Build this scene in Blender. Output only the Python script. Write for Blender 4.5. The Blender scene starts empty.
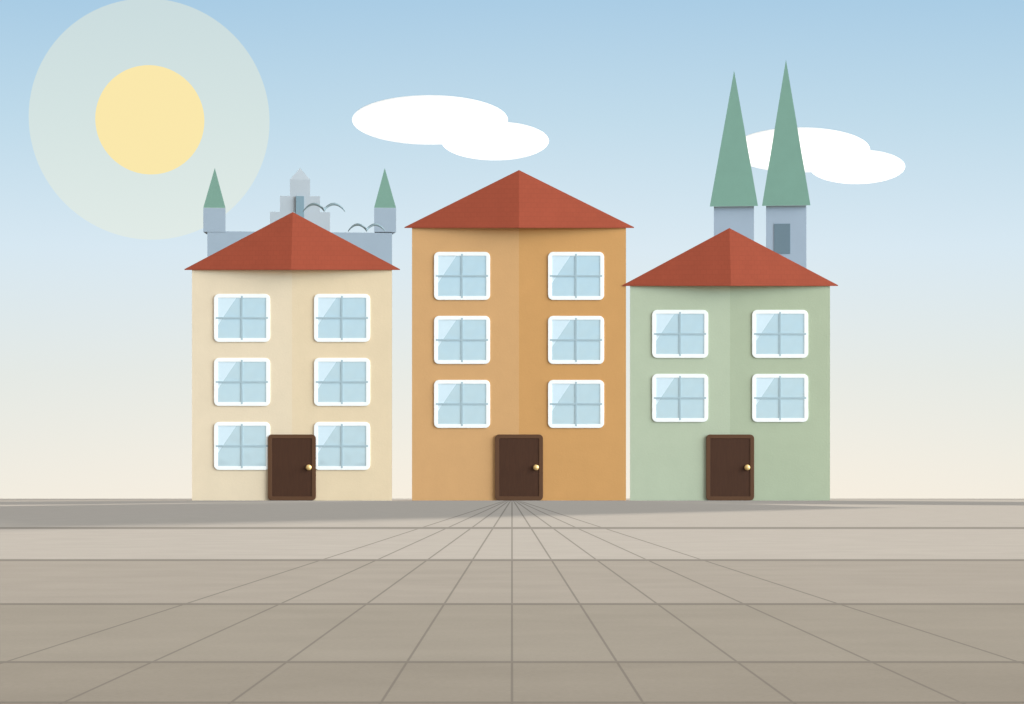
import bpy, bmesh, math, random
from mathutils import Vector

scene = bpy.context.scene
COL = scene.collection
random.seed(7)

# ------------------------------------------------------------------ camera
W, H = 1024, 704
F = 2400.0                 # focal length in pixels
HOR = 498.5                # picture row of the horizon
D = 80.0                   # metres to the house fronts
EYE = 2.0 * D / F          # camera height: a low viewpoint just above the paving
cam_d = bpy.data.cameras.new("camera")
cam = bpy.data.objects.new("camera", cam_d)
COL.objects.link(cam)
cam.location = (0, 0, EYE)
cam.rotation_euler = (math.radians(90), 0, 0)
cam_d.sensor_width = 36.0
cam_d.lens = F / W * 36.0
cam_d.shift_y = (HOR - H / 2) / W
cam_d.clip_start = 0.02
cam_d.clip_end = 30000
scene.camera = cam

# ------------------------------------------------------------------ exposure, sun, sky
EXPO = 2.2
G = 2.0 ** EXPO
vs = scene.view_settings
vs.view_transform = 'Standard'
vs.look = 'None'
vs.gamma = 1.0
vs.exposure = EXPO
vs.use_curve_mapping = False

SUN_PX = (557.0, 146.0)    # the low sun stands behind the houses
sd = Vector(((SUN_PX[0] - 512) / F, 1.0, (HOR - SUN_PX[1]) / F)).normalized()
sun_d = bpy.data.lights.new("sun_light", 'SUN')
sun_d.energy = 5.0
sun_d.angle = math.radians(0.22)
sun_d.color = (1.0, 0.93, 0.82)
sun_o = bpy.data.objects.new("sun_light", sun_d)
COL.objects.link(sun_o)
sun_o.location = (0, 0, 60)
sun_o.rotation_euler = sd.to_track_quat('Z', 'Y').to_euler()

def lin(c):
    c /= 255.0
    return c / 12.92 if c <= 0.04045 else ((c + 0.055) / 1.055) ** 2.4

def hexl(h, k=1.0):
    return tuple(lin(int(h[i:i + 2], 16)) * k for i in (0, 2, 4)) + (1.0,)

world = bpy.data.worlds.new("World")
scene.world = world
world.use_nodes = True
nt = world.node_tree
nt.nodes.clear()
N, K = nt.nodes, nt.links
out = N.new('ShaderNodeOutputWorld')
tc = N.new('ShaderNodeTexCoord')
sep = N.new('ShaderNodeSeparateXYZ')
K.new(tc.outputs['Generated'], sep.inputs[0])
mr = N.new('ShaderNodeMapRange')
mr.inputs['From Min'].default_value = -0.02
mr.inputs['From Max'].default_value = 0.48
K.new(sep.outputs['Z'], mr.inputs['Value'])
ramp = N.new('ShaderNodeValToRGB')
K.new(mr.outputs[0], ramp.inputs[0])
SKY = [(500, 'F3F0E5', 1), (375, 'E4EBE9', 1), (250, 'D7EAF6', 1), (120, 'BEDCEE', 1), (0, 'A7CDE8', 1)]
ZEN = 0.80                  # unseen upper sky brightened above the frame, added for ambient light
els = ramp.color_ramp.elements
def zpos(z): return (z + 0.02) / 0.5
def zrow(y):
    s = (HOR - y) / F
    return s / math.sqrt(1 + s * s)
els[0].position = zpos(zrow(500)); els[0].color = hexl(SKY[0][1], 0.94 / G)
els[1].position = 1.0; els[1].color = (1.0 * ZEN / G, 0.96 * ZEN / G, 0.91 * ZEN / G, 1)
for y, c, k in SKY[1:]:
    e = els.new(zpos(zrow(y))); e.color = hexl(c, 0.95 * k / G)
bg1 = N.new('ShaderNodeBackground')
# bright side of the sky added as fill, right of and behind the camera
LOBE = Vector((0.955, -0.235, 0.155)).normalized()
LOBE_K = 23.0
dot = N.new('ShaderNodeVectorMath'); dot.operation = 'DOT_PRODUCT'
dot.inputs[1].default_value = LOBE
K.new(tc.outputs['Generated'], dot.inputs[0])
lm = N.new('ShaderNodeMapRange'); lm.interpolation_type = 'SMOOTHSTEP'
lm.inputs['From Min'].default_value = 0.72
lm.inputs['From Max'].default_value = 1.0
lm.inputs['To Min'].default_value = 1.0
lm.inputs['To Max'].default_value = 1.0 + LOBE_K
K.new(dot.outputs['Value'], lm.inputs['Value'])
K.new(ramp.outputs[0], bg1.inputs['Color'])
K.new(lm.outputs[0], bg1.inputs['Strength'])
sky = N.new('ShaderNodeTexSky')
sky.sky_type = 'NISHITA'
sky.sun_disc = False
sky.sun_elevation = math.asin(sd.z)
sky.sun_rotation = math.atan2(sd.x, sd.y)
bg2 = N.new('ShaderNodeBackground')
bg2.inputs['Strength'].default_value = 0.00025
K.new(sky.outputs[0], bg2.inputs['Color'])
add = N.new('ShaderNodeAddShader')
K.new(bg1.outputs[0], add.inputs[0])
K.new(bg2.outputs[0], add.inputs[1])
K.new(add.outputs[0], out.inputs['Surface'])

# ------------------------------------------------------------------ helpers
def P(px, py, t):
    """the point seen at (px, py) at a distance of t metres"""
    return Vector(((px - 512) * t / F, t, EYE + (HOR - py) * t / F))

def material(name):
    m = bpy.data.materials.new(name)
    m.use_nodes = True
    return m, m.node_tree, m.node_tree.nodes['Principled BSDF']

def coords(nt_, scale=(1, 1, 1)):
    t = nt_.nodes.new('ShaderNodeTexCoord')
    mp = nt_.nodes.new('ShaderNodeMapping')
    mp.inputs['Scale'].default_value = scale
    nt_.links.new(t.outputs['Object'], mp.inputs[0])
    return mp.outputs[0]

def noise(nt_, vec, scale, detail=4, rough=0.6):
    n = nt_.nodes.new('ShaderNodeTexNoise')
    n.inputs['Scale'].default_value = scale
    n.inputs['Detail'].default_value = detail
    n.inputs['Roughness'].default_value = rough
    nt_.links.new(vec, n.inputs['Vector'])
    return n.outputs['Fac']

def mottled(nt_, fac, rgb, amp):
    """the colour rgb, varied by +-amp along fac"""
    mr_ = nt_.nodes.new('ShaderNodeMapRange')
    mr_.inputs['From Min'].default_value = 0.25
    mr_.inputs['From Max'].default_value = 0.75
    mr_.inputs['To Min'].default_value = 1 - amp
    mr_.inputs['To Max'].default_value = 1 + amp
    nt_.links.new(fac, mr_.inputs['Value'])
    vm = nt_.nodes.new('ShaderNodeVectorMath')
    vm.operation = 'SCALE'
    if isinstance(rgb, tuple):
        vm.inputs[0].default_value = rgb[:3]
    else:
        nt_.links.new(rgb, vm.inputs[0])
    nt_.links.new(mr_.outputs[0], vm.inputs['Scale'])
    return vm.outputs[0]

def bump(nt_, b, height, strength, dist):
    bp = nt_.nodes.new('ShaderNodeBump')
    bp.inputs['Strength'].default_value = strength
    bp.inputs['Distance'].default_value = dist
    nt_.links.new(height, bp.inputs['Height'])
    nt_.links.new(bp.outputs[0], b.inputs['Normal'])

def plaster(name, rgb, amp=0.035, scale=1.2, bs=0.25):
    m, t, b = material(name)
    v = coords(t)
    big = noise(t, v, scale, 5, 0.65)
    t.links.new(mottled(t, big, rgb, amp), b.inputs['Base Color'])
    b.inputs['Roughness'].default_value = 0.9
    b.inputs['Specular IOR Level'].default_value = 0.15
    bump(t, b, noise(t, v, 14, 6, 0.7), bs, 0.02)
    return m

def paint(name, rgb, rough=0.5, spec=0.3, metal=0.0, amp=0.02, scale=6):
    m, t, b = material(name)
    v = coords(t)
    t.links.new(mottled(t, noise(t, v, scale, 3), rgb, amp), b.inputs['Base Color'])
    b.inputs['Roughness'].default_value = rough
    b.inputs['Specular IOR Level'].default_value = spec
    b.inputs['Metallic'].default_value = metal
    return m

def obj(name, bm, mats, parent=None, loc=None, smooth=False):
    me = bpy.data.meshes.new(name)
    bmesh.ops.recalc_face_normals(bm, faces=bm.faces)
    bm.to_mesh(me)
    bm.free()
    for m in (mats if isinstance(mats, (list, tuple)) else [mats]):
        me.materials.append(m)
    if smooth:
        for p in me.polygons:
            p.use_smooth = True
    o = bpy.data.objects.new(name, me)
    COL.objects.link(o)
    if parent:
        o.parent = parent
    if loc:
        o.location = loc
    return o

def empty(name, loc):
    o = bpy.data.objects.new(name, None)
    COL.objects.link(o)
    o.location = loc
    o.empty_display_size = 0.5
    return o

def tag(o, label=None, cat=None, group=None, kind=None):
    if label: o['label'] = label
    if cat: o['category'] = cat
    if group: o['group'] = group
    if kind: o['kind'] = kind
    return o

def box(bm, x0, x1, y0, y1, z0, z1, mi=0):
    v = [bm.verts.new(c) for c in ((x0, y0, z0), (x1, y0, z0), (x1, y1, z0), (x0, y1, z0),
                                   (x0, y0, z1), (x1, y0, z1), (x1, y1, z1), (x0, y1, z1))]
    for q in ((0, 1, 2, 3), (4, 5, 6, 7), (0, 1, 5, 4), (1, 2, 6, 5), (2, 3, 7, 6), (3, 0, 4, 7)):
        f = bm.faces.new([v[i] for i in q]); f.material_index = mi

def rrect(w, h, r, n=6):
    """outline of a rounded rectangle in x, z about its centre"""
    pts = []
    for cx, cz, a0 in ((w / 2 - r, h / 2 - r, 0), (-w / 2 + r, h / 2 - r, 90), (-w / 2 + r, -h / 2 + r, 180), (w / 2 - r, -h / 2 + r, 270)):
        for i in range(n + 1):
            a = math.radians(a0 + 90 * i / n)
            pts.append((cx + r * math.cos(a), cz + r * math.sin(a)))
    return pts

def ring(bm, outer, inner, y0, y1, ch):
    """a frame between two outlines of equal point count, with a small chamfer on its front edges"""
    n = len(outer)
    def row(pts, y, k=0.0):
        out_ = []
        for (x, z) in pts:
            l = math.hypot(x, z)
            out_.append(bm.verts.new((x * (1 - k / l), y, z * (1 - k / l))))
        return out_
    rows = [row(outer, y1), row(outer, y0 + ch), row(outer, y0, ch), row(inner, y0, -ch), row(inner, y0 + ch), row(inner, y1)]
    for a, b in zip(rows, rows[1:]):
        for i in range(n):
            bm.faces.new((a[i], a[(i + 1) % n], b[(i + 1) % n], b[i]))
    for i in range(n):
        bm.faces.new((rows[-1][i], rows[-1][(i + 1) % n], rows[0][(i + 1) % n], rows[0][i]))

def slab(bm, outline, y0, y1, ch):
    n = len(outline)
    a = [bm.verts.new((x, y1, z)) for x, z in outline]
    b = [bm.verts.new((x, y0 + ch, z)) for x, z in outline]
    c = [bm.verts.new((x * (1 - ch / math.hypot(x, z)), y0, z * (1 - ch / math.hypot(x, z)))) for x, z in outline]
    for p, q in ((a, b), (b, c)):
        for i in range(n):
            bm.faces.new((p[i], p[(i + 1) % n], q[(i + 1) % n], q[i]))
    bm.faces.new(c)
    bm.faces.new(a)

# ------------------------------------------------------------------ ground: stone paving to the horizon
def paving_material():
    m, t, b = material("stone_paving")
    n, l = t.nodes, t.links
    tcg = n.new('ShaderNodeTexCoord')
    sp = n.new('ShaderNodeSeparateXYZ')
    l.new(tcg.outputs['Object'], sp.inputs[0])
    def math_(op, a, c=None):
        k = n.new('ShaderNodeMath'); k.operation = op
        for i, v in enumerate((a, c)):
            if v is None: continue
            if isinstance(v, (int, float)): k.inputs[i].default_value = v
            else: l.new(v, k.inputs[i])
        return k.outputs[0]
    def joint(axis, pos, half):
        d_ = math_('ABSOLUTE', math_('SUBTRACT', axis, pos))
        mrn = n.new('ShaderNodeMapRange')
        mrn.inputs['From Min'].default_value = half * 0.75
        mrn.inputs['From Max'].default_value = half * 1.25
        mrn.inputs['To Min'].default_value = 1.0
        mrn.inputs['To Max'].default_value = 0.0
        l.new(d_, mrn.inputs['Value'])
        return mrn.outputs[0]
    # the long joints are hairline where the slabs were relaid and open up towards the houses
    wide = math_('ADD', math_('MULTIPLY', math_('MINIMUM', math_('MAXIMUM', sp.outputs['Y'], 0.0), 40.0), 0.00026), 0.0002)
    def long_joint(pos, k):
        rel = math_('DIVIDE', math_('ABSOLUTE', math_('SUBTRACT', sp.outputs['X'], pos)), math_('MULTIPLY', wide, k))
        mrn = n.new('ShaderNodeMapRange')
        mrn.inputs['From Min'].default_value = 0.75
        mrn.inputs['From Max'].default_value = 1.25
        mrn.inputs['To Min'].default_value = 1.0
        mrn.inputs['To Max'].default_value = 0.0
        l.new(rel, mrn.inputs['Value'])
        return mrn.outputs[0]
    js = None
    for y in (528.0, 560.0, 604.0, 662.0, 702.5):      # the cross joints
        d_ = EYE * F / (y - HOR)
        q = joint(sp.outputs['Y'], d_, 1.0 * d_ / (y - HOR))
        js = q if js is None else math_('MAXIMUM', js, q)
    for s in (0.0, 0.642, 1.378, 2.2, 3.1):            # the long joints
        for sg in ((1,) if s == 0 else (1, -1)):
            q = long_joint(sg * s * EYE, 1 + 0.2 * s)
            js = math_('MAXIMUM', js, q)
    # far courses are a paler stone; nearer ones step darker, a painted gradient
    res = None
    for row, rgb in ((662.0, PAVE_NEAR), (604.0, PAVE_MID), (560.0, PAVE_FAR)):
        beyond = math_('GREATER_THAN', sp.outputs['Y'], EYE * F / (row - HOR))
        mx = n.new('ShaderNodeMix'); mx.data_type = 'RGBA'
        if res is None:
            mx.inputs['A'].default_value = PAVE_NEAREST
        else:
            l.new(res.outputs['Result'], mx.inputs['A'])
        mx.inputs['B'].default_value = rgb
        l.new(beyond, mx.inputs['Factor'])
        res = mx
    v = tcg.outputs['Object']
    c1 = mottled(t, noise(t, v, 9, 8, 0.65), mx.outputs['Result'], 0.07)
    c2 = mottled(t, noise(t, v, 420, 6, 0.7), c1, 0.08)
    mj = n.new('ShaderNodeMix'); mj.data_type = 'RGBA'
    l.new(math_('MULTIPLY', js, 0.6), mj.inputs['Factor'])
    l.new(c2, mj.inputs['A'])
    mj.inputs['B'].default_value = (0.078, 0.070, 0.062, 1)
    l.new(mj.outputs['Result'], b.inputs['Base Color'])
    b.inputs['Roughness'].default_value = 1.0
    b.inputs['Specular IOR Level'].default_value = 0.0
    return m
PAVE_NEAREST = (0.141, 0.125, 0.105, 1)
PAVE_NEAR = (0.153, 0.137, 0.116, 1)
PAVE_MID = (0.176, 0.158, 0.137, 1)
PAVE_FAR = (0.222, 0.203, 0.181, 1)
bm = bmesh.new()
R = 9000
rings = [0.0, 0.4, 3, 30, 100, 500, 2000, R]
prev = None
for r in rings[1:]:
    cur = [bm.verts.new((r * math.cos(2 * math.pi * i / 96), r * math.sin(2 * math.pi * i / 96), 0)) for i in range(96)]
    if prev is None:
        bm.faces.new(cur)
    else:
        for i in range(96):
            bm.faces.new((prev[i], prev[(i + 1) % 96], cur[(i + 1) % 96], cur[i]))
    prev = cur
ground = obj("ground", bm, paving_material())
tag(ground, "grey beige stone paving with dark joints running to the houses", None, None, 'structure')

# ------------------------------------------------------------------ shared materials
WHITE = paint("white_window_paint", (0.80, 0.785, 0.75, 1), 0.5, 0.3)
BAR = paint("blue_grey_bar_paint", (0.335, 0.42, 0.45, 1), 0.6, 0.15)
DOOR_FRAME = paint("brown_door_frame_wood", (0.095, 0.042, 0.019, 1), 0.6, 0.2)
BRASS = paint("brass", (0.80, 0.52, 0.20, 1), 0.35, 0.5, 0.4)
SOFFIT = paint("soffit_paint", (0.62, 0.45, 0.36, 1), 0.8, 0.2)

def glass_material():
    m, t, b = material("window_glass")
    v = coords(t)
    t.links.new(mottled(t, noise(t, v, 1.5, 2), (0.52, 0.655, 0.71, 1), 0.03), b.inputs['Base Color'])
    b.inputs['Roughness'].default_value = 0.08
    b.inputs['Specular IOR Level'].default_value = 0.6
    b.inputs['Metallic'].default_value = 0.4
    bump(t, b, noise(t, v, 1.6, 1), 0.2, 0.05)
    return m
GLASS = glass_material()
GLARE = paint("painted_glass_glare", (0.57, 0.665, 0.71, 1), 0.35, 0.4)  # paler corner colour standing in for glare on the panes

def door_wood():
    m, t, b = material("dark_brown_door_wood")
    v = coords(t, (6, 6, 0.6))
    t.links.new(mottled(t, noise(t, v, 4, 6, 0.6), (0.055, 0.021, 0.0095, 1), 0.15), b.inputs['Base Color'])
    b.inputs['Roughness'].default_value = 0.6
    b.inputs['Specular IOR Level'].default_value = 0.2
    return m
DOOR = door_wood()

def tile_material():
    m, t, b = material("red_roof_tiles")
    n, l = t.nodes, t.links
    tco = n.new('ShaderNodeTexCoord')
    sp = n.new('ShaderNodeSeparateXYZ'); l.new(tco.outputs['Object'], sp.inputs[0])
    cb = n.new('ShaderNodeCombineXYZ')
    l.new(sp.outputs['X'], cb.inputs['X']); l.new(sp.outputs['Z'], cb.inputs['Y'])
    br = n.new('ShaderNodeTexBrick')
    br.inputs['Scale'].default_value = 1.0
    br.inputs['Brick Width'].default_value = 0.2
    br.inputs['Row Height'].default_value = 0.16
    br.inputs['Mortar Size'].default_value = 0.008
    br.inputs['Mortar Smooth'].default_value = 0.3
    br.inputs['Color1'].default_value = (0.272, 0.054, 0.0265, 1)
    br.inputs['Color2'].default_value = (0.262, 0.052, 0.0255, 1)
    br.inputs['Mortar'].default_value = (0.24, 0.047, 0.023, 1)
    l.new(cb.outputs[0], br.inputs['Vector'])
    l.new(mottled(t, noise(t, tco.outputs['Object'], 1.3, 5), br.outputs['Color'], 0.05), b.inputs['Base Color'])
    b.inputs['Roughness'].default_value = 0.85
    b.inputs['Specular IOR Level'].default_value = 0.15
    return m
TILES = tile_material()

# ------------------------------------------------------------------ houses
TAPER = 0.5   # the plots narrow towards the back
PX = D / F    # metres per picture pixel at the house fronts

def make_window(house, cx, cz):
    w, h = 56 * PX, 48 * PX
    b = 3.9 * PX
    bm = bmesh.new()
    ring(bm, rrect(w, h, 5 * PX), rrect(w - 2 * b, h - 2 * b, 0.5 * PX), -0.034, 0.07, 0.006)
    win = obj("window", bm, WHITE, house, (cx, 0, cz))
    iw, ih = w - 2 * b, h - 2 * b
    x0, x1, z0, z1 = -iw / 2 - 0.01, iw / 2 + 0.01, -ih / 2 - 0.01, ih / 2 + 0.01
    # pane of old glass; its upper left corner is painted paler as glare
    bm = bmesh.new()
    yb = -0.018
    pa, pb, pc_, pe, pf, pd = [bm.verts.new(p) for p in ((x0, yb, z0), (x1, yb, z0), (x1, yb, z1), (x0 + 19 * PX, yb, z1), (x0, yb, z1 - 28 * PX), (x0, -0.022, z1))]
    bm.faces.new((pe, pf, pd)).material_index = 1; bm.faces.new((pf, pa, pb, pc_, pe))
    g = bmesh.ops.extrude_face_region(bm, geom=list(bm.faces))
    bmesh.ops.translate(bm, vec=(0, 0.006, 0), verts=[v for v in g['geom'] if isinstance(v, bmesh.types.BMVert)])
    obj("pane", bm, [GLASS, GLARE], win)
    bm = bmesh.new(); box(bm, -0.85 * PX, 0.85 * PX, -0.0375, -0.016, -22 * PX, 22 * PX)
    obj("glazing_bar", bm, BAR, win)
    bm = bmesh.new(); box(bm, -26 * PX, 26 * PX, -0.0365, -0.017, -0.85 * PX, 0.85 * PX)
    obj("glazing_bar", bm, BAR, win)
    return win

def make_house(name, label, px0, px1, ey, ay, rx0, rx1, wl, wr, win_cols, win_rows, deep=7.0):
    cxp = (px0 + px1) / 2
    house = empty(name, ((cxp - 512) * PX, D, 0))
    tag(house, label, "house", "painted houses in a row on the square")
    hw = (px1 - px0) / 2 * PX
    zt = EYE + (HOR - ey) * PX
    wins = [((c - cxp) * PX, EYE + (HOR - r) * PX) for c in win_cols for r in win_rows]
    # front wall as a grid of cells with the window openings left out
    ow, oh = 25 * PX, 21 * PX
    xs = sorted({-hw, 0.0, hw} | {round(x + s * ow, 5) for x, _ in wins for s in (-1, 1)})
    zs = sorted({0.0, zt} | {round(z + s * oh, 5) for _, z in wins for s in (-1, 1)})
    bm = bmesh.new()
    vd = {}
    def V(x, y, z):
        k = (round(x, 4), y, round(z, 4))
        if k not in vd: vd[k] = bm.verts.new((x, y, z))
        return vd[k]
    for i in range(len(xs) - 1):
        for j in range(len(zs) - 1):
            mx_, mz_ = (xs[i] + xs[i + 1]) / 2, (zs[j] + zs[j + 1]) / 2
            if any(abs(mx_ - x) < ow and abs(mz_ - z) < oh for x, z in wins):
                continue
            f = bm.faces.new((V(xs[i], 0, zs[j]), V(xs[i + 1], 0, zs[j]), V(xs[i + 1], 0, zs[j + 1]), V(xs[i], 0, zs[j + 1])))
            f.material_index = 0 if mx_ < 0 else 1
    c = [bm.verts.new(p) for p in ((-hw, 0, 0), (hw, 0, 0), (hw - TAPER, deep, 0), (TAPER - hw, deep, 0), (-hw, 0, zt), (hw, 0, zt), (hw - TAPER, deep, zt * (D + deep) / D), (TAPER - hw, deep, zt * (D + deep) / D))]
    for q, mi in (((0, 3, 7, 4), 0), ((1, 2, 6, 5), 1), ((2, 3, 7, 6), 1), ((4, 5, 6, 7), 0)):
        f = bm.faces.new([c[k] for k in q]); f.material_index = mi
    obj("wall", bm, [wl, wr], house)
    # roof: two front slopes meeting in a hip, two side slopes and a back slope
    w0, w1 = (rx0 - cxp) * PX, (rx1 - cxp) * PX
    fy, dy = -0.02, 0.36
    th = 0.03
    zf = EYE + (zt - EYE) * (D + fy - dy) / D
    ze = EYE + (zt - EYE) * (D + fy) / D
    zk = (ze + th) * (D + deep + 0.25) / D      # the eaves climb towards the back
    ya = 0.25
    za = EYE + (HOR - ay) * (D + ya) / F
    apx = ((win_cols[0] + win_cols[1]) / 2 - cxp) * PX
    top = [(w0, fy, ze + th), (apx, fy - dy, zf + th), (w1, fy, ze + th), (w1 - 1.2 * TAPER, deep + 0.25, zk), (w0 + 1.2 * TAPER, deep + 0.25, zk)]
    bm = bmesh.new()
    tv = [bm.verts.new(p) for p in top]
    bv = [bm.verts.new((x, y, z - th)) for x, y, z in top]
    a = bm.verts.new((apx, ya, za))
    for i in range(5):
        bm.faces.new((tv[i], tv[(i + 1) % 5], a))
        bm.faces.new((tv[i], tv[(i + 1) % 5], bv[(i + 1) % 5], bv[i]))
    f = bm.faces.new(bv); f.material_index = 1
    obj("roof", bm, [TILES, SOFFIT], house)
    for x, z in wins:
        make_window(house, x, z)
    return house, cxp

def make_door(house, dx):
    w, h = 48 * PX, 66 * PX
    cz = h / 2
    b = 4 * PX
    bm = bmesh.new()
    slab(bm, rrect(w - 2 * b + 0.02, h - 2 * b + 0.02, 0.8 * PX), -0.055, -0.002, 0.006)
    door = obj("door", bm, DOOR, house, (dx, 0, cz))
    bm = bmesh.new()
    ring(bm, rrect(w, h, 4 * PX), rrect(w - 2 * b, h - 2 * b, 0.7 * PX), -0.07, -0.003, 0.008)
    obj("door_frame", bm, DOOR_FRAME, door)
    bm = bmesh.new()
    bmesh.ops.create_uvsphere(bm, u_segments=20, v_segments=12, radius=2.9 * PX)
    bmesh.ops.scale(bm, vec=(1, 0.75, 1), verts=bm.verts)
    bmesh.ops.translate(bm, vec=(17 * PX, -0.11, 0 * PX), verts=bm.verts)
    obj("handle", bm, BRASS, door, smooth=True)
    return door

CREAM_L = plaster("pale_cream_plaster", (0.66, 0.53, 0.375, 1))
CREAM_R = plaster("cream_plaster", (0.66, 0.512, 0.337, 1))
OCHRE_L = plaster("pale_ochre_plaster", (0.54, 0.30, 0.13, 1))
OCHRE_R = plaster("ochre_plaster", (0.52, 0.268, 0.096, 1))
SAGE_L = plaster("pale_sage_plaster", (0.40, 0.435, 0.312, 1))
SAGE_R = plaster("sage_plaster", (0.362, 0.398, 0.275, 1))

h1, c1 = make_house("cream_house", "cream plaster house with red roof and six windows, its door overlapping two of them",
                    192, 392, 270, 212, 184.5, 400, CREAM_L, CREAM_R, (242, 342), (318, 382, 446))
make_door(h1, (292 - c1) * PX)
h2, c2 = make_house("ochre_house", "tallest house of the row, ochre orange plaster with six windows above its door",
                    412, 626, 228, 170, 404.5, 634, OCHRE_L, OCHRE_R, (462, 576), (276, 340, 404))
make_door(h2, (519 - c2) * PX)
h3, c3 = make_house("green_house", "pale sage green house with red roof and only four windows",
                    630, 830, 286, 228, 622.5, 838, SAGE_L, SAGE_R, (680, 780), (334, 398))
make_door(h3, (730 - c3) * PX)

# ------------------------------------------------------------------ castle behind the cream house
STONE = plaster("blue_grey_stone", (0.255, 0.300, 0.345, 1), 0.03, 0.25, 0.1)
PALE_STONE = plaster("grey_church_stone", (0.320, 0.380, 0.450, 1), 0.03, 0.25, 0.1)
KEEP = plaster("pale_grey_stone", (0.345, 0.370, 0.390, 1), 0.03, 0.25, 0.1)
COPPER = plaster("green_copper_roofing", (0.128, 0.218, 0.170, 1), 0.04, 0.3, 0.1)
CHURCH_COPPER = plaster("lightened_green_copper", (0.165, 0.285, 0.225, 1), 0.04, 0.3, 0.1)  # castle copper again, its colour lightened to make up for dimmer light here
SLIT = paint("dark_blue_grey_opening", (0.165, 0.235, 0.27, 1), 0.7, 0.2)
SLIT_DARK = paint("slate_grey_louvres", (0.135, 0.19, 0.225, 1), 0.7, 0.2)

def spire(bm, cx, cy, hw, z0, z1, dist, back=None):
    """pyramid roof whose eaves run up a little towards the back"""
    back = hw if back is None else back
    zb = z0 * (dist + cy + back) / (dist + cy - hw)
    b = [bm.verts.new(p) for p in ((cx - hw, cy - hw, z0), (cx + hw, cy - hw, z0), (cx + back, cy + back, zb), (cx - back, cy + back, zb))]
    a = bm.verts.new((cx, cy, z1))
    for i in range(4):
        bm.faces.new((b[i], b[(i + 1) % 4], a))
    bm.faces.new(b)

def tower_box(bm, cx, hw, y0, y1, z0, z1, taper):
    """square shaft, slightly narrower at the back"""
    v = [bm.verts.new((cx + x, y, z)) for z in (z0, z1) for x, y in ((-hw, y0), (hw, y0), (hw - taper, y1), (taper - hw, y1))]
    for q in ((0, 1, 2, 3), (4, 5, 6, 7), (0, 1, 5, 4), (1, 2, 6, 5), (2, 3, 7, 6), (3, 0, 4, 7)):
        bm.faces.new([v[i] for i in q])

TC = 300.0
pc = TC / F
castle = empty("castle", ((300 - 512) * pc, TC, 0))
castle.rotation_euler.z = math.atan((512 - 300) / F)      # turned to face the square
tag(castle, "hazy blue grey castle with a stepped keep between two green topped turrets", "castle")
zc = lambda y: EYE + (HOR - y) * pc
bm = bmesh.new()
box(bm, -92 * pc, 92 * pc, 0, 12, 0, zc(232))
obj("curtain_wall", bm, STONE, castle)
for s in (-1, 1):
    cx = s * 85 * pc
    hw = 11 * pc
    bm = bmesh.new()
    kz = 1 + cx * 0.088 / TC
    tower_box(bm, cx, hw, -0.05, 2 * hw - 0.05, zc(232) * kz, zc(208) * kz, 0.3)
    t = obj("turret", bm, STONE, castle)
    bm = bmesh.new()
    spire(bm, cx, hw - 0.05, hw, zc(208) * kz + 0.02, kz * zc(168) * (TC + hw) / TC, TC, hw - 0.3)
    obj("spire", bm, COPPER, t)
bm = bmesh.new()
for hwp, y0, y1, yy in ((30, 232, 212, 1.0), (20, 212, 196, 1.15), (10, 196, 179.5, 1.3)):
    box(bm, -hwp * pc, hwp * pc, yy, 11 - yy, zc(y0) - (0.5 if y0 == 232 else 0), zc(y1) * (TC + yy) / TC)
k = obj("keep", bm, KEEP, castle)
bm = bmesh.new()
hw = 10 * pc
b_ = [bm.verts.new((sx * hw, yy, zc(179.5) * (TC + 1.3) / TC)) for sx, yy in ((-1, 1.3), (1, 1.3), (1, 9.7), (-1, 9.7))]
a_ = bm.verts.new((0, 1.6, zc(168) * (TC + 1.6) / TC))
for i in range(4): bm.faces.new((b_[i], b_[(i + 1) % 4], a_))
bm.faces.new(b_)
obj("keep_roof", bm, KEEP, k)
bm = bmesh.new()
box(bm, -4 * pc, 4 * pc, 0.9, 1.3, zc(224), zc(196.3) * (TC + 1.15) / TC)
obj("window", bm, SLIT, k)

# ------------------------------------------------------------------ twin-spired church behind the green house
TH = 400.0
ph = TH / F
church = empty("church", ((760 - 512) * ph, TH, 0))
church.rotation_euler.z = math.atan((512 - 760) / F)
tag(church, "church behind the green house with two tall green spires on grey towers", "church")
zh = lambda y: EYE + (HOR - y) * ph
for cxp_, ap, opening in ((734, 70, False), (786, 60, True)):
    cx = (cxp_ - 760) * ph
    hw = 20 * ph
    bm = bmesh.new()
    tower_box(bm, cx, hw, 0, 2 * hw, 0, zh(206), 0.3)
    tw = obj("tower", bm, PALE_STONE, church)
    bm = bmesh.new()
    spire(bm, cx, hw, 24 * ph, zh(206) * (TH - 4 * ph) / TH + 0.02, EYE + (HOR - ap) * (TH + hw) / F, TH, hw - 0.3)
    obj("spire", bm, CHURCH_COPPER, tw)
    if opening:
        bm = bmesh.new()
        box(bm, cx - 12 * ph, cx + 4 * ph, -0.08, 0.3, zh(254), zh(224))
        obj("belfry_opening", bm, SLIT_DARK, tw)
bm = bmesh.new()
x0, x1 = -44 * ph, 44 * ph
zn, zr = zh(330), zh(300)
box(bm, x0, x1, 2 * 20 * ph, 40, 0, zn)
obj("nave", bm, PALE_STONE, church)

# ------------------------------------------------------------------ sun with its halo, clouds
def sphere_obj(name, parts, mat, parent=None, loc=None, seg=64):
    bm = bmesh.new()
    for c, r in parts:
        g = bmesh.ops.create_uvsphere(bm, u_segments=seg, v_segments=seg // 2, radius=1.0)
        bmesh.ops.scale(bm, vec=r, verts=g['verts'])
        bmesh.ops.translate(bm, vec=c, verts=g['verts'])
    return obj(name, bm, mat, parent, loc, smooth=True)

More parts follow.
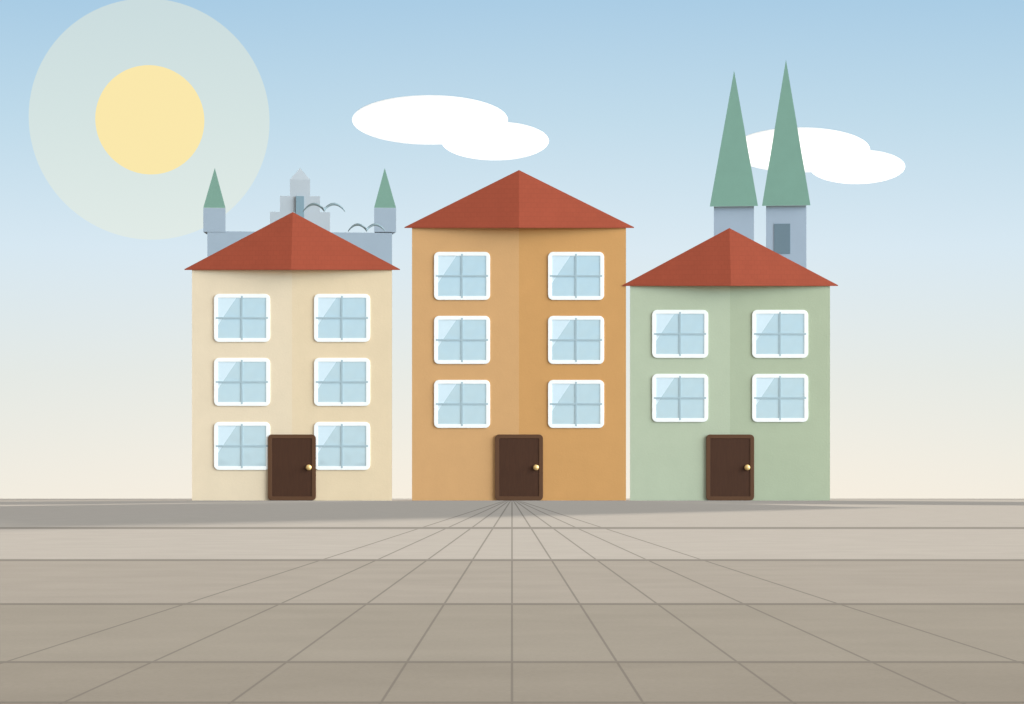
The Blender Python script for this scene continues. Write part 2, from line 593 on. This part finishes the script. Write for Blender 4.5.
def emit(name, rgb, alpha):
    m = bpy.data.materials.new(name); m.use_nodes = True
    t = m.node_tree; t.nodes.clear()
    o = t.nodes.new('ShaderNodeOutputMaterial')
    e = t.nodes.new('ShaderNodeEmission'); e.inputs['Color'].default_value = rgb
    if alpha >= 1:
        t.links.new(e.outputs[0], o.inputs['Surface']); return m
    tr = t.nodes.new('ShaderNodeBsdfTransparent')
    mx = t.nodes.new('ShaderNodeMixShader'); mx.inputs[0].default_value = alpha
    t.links.new(tr.outputs[0], mx.inputs[1]); t.links.new(e.outputs[0], mx.inputs[2])
    t.links.new(mx.outputs[0], o.inputs['Surface'])
    return m

TS = 3000.0
q = TS / F
sunc = P(150, 120, TS)
disc = sphere_obj("sun", [((0, 0, 0), (54 * q,) * 3)], emit("sun_glow", hexl('FFE69A', 1 / G), 1), None, sunc)
tag(disc, "pale yellow sun with a wide round halo above the castle", "sun")
sphere_obj("halo", [((0, 0, 0), (119 * q,) * 3)], emit("halo_glow", hexl('F1F3DA', 0.97 / G), 0.25), disc, None, 96)

MIXF, TLC = 0.88, 0.585
def cloud_material():
    m = bpy.data.materials.new("white_cloud"); m.use_nodes = True
    t = m.node_tree; t.nodes.clear()
    o = t.nodes.new('ShaderNodeOutputMaterial')
    d = t.nodes.new('ShaderNodeBsdfDiffuse'); d.inputs['Color'].default_value = (0.82, 0.86, 0.89, 1)
    tl = t.nodes.new('ShaderNodeBsdfTranslucent'); tl.inputs['Color'].default_value = (TLC, TLC * 1.02, TLC * 1.05, 1)
    mx = t.nodes.new('ShaderNodeMixShader'); mx.inputs[0].default_value = MIXF
    t.links.new(d.outputs[0], mx.inputs[1]); t.links.new(tl.outputs[0], mx.inputs[2])
    tp = t.nodes.new('ShaderNodeBsdfTransparent')      # the sky shows through a little
    m2 = t.nodes.new('ShaderNodeMixShader'); m2.inputs[0].default_value = 0.25
    t.links.new(mx.outputs[0], m2.inputs[1]); t.links.new(tp.outputs[0], m2.inputs[2])
    t.links.new(m2.outputs[0], o.inputs['Surface'])
    return m
CLOUD = cloud_material()
def merged_cloud(parts, loc):
    """the two lobes united into one closed surface"""
    pair = [sphere_obj("cloud", [p], CLOUD, None, loc, 96) for p in parts]
    md = pair[0].modifiers.new("union", 'BOOLEAN')
    md.operation = 'UNION'; md.object = pair[1]; md.solver = 'EXACT'
    dg = bpy.context.evaluated_depsgraph_get()
    me = bpy.data.meshes.new_from_object(pair[0].evaluated_get(dg))
    pair[0].modifiers.clear()
    pair[0].data = me
    bpy.data.objects.remove(pair[1])
    for p in me.polygons: p.use_smooth = True
    return pair[0]
TK = 1500.0
qc = TK / F
for (cx, cy), lobes, lab in (((430, 120), ((430, 120, 78, 24), (495, 140, 54, 19)), "white cloud of two rounded lobes high above the ochre house"),
                             ((800, 150), ((800, 150, 70, 22), (858, 166, 48, 17)), "white cloud of two rounded lobes partly behind the church spires")):
    parts = [(((x - cx) * qc, 0.35 * i * ry * qc, (cy - y) * qc), (rx * qc, ry * 1.6 * qc, ry * qc)) for i, (x, y, rx, ry) in enumerate(lobes)]
    c = merged_cloud(parts, P(cx, cy, TK))
    tag(c, lab, "cloud", "clouds in the sky")

# ------------------------------------------------------------------ two gliding birds
PLUME = paint("grey_blue_plumage", (0.17, 0.225, 0.245, 1), 1.0, 0.0)
def make_bird(px, py, span, rise, t):
    s = t / F
    hw = span / 2 * s
    bm = bmesh.new()
    n, m = 28, 10
    rows = []
    for i in range(-n, n + 1):
        u = abs(i) / n
        x = hw * i / n
        z = rise * s * (1 - (2 * min(u, 1) - 0.96) ** 2 / 0.92)        # each wing arches, dipping at the body
        sweep = 0.10 * u * u
        chord = 0.06 * (1 - 0.72 * u ** 1.5)
        thick = 0.066 * (1 - 0.35 * u ** 3) * (1.0 + 0.25 * math.exp(-(u / 0.08) ** 2))
        body = math.exp(-(u / 0.06) ** 2)
        c_ = chord + 0.18 * body
        rows.append([bm.verts.new((x, sweep + c_ * math.cos(2 * math.pi * k_ / m), z + thick * math.sin(2 * math.pi * k_ / m))) for k_ in range(m)])
    for a, b in zip(rows, rows[1:]):
        for i in range(m):
            bm.faces.new((a[i], a[(i + 1) % m], b[(i + 1) % m], b[i]))
    bm.faces.new(rows[0]); bm.faces.new(rows[-1])
    return obj("bird", bm, PLUME, None, P(px, py, t), smooth=True)
tag(make_bird(324, 210, 42, 6, 110), "grey bird with arched wings gliding right beside the castle keep", "bird", "birds gliding by the castle")
tag(make_bird(366.5, 230, 37, 5.5, 115), "grey bird with arched wings gliding just above the castle wall by the turret", "bird", "birds gliding by the castle")
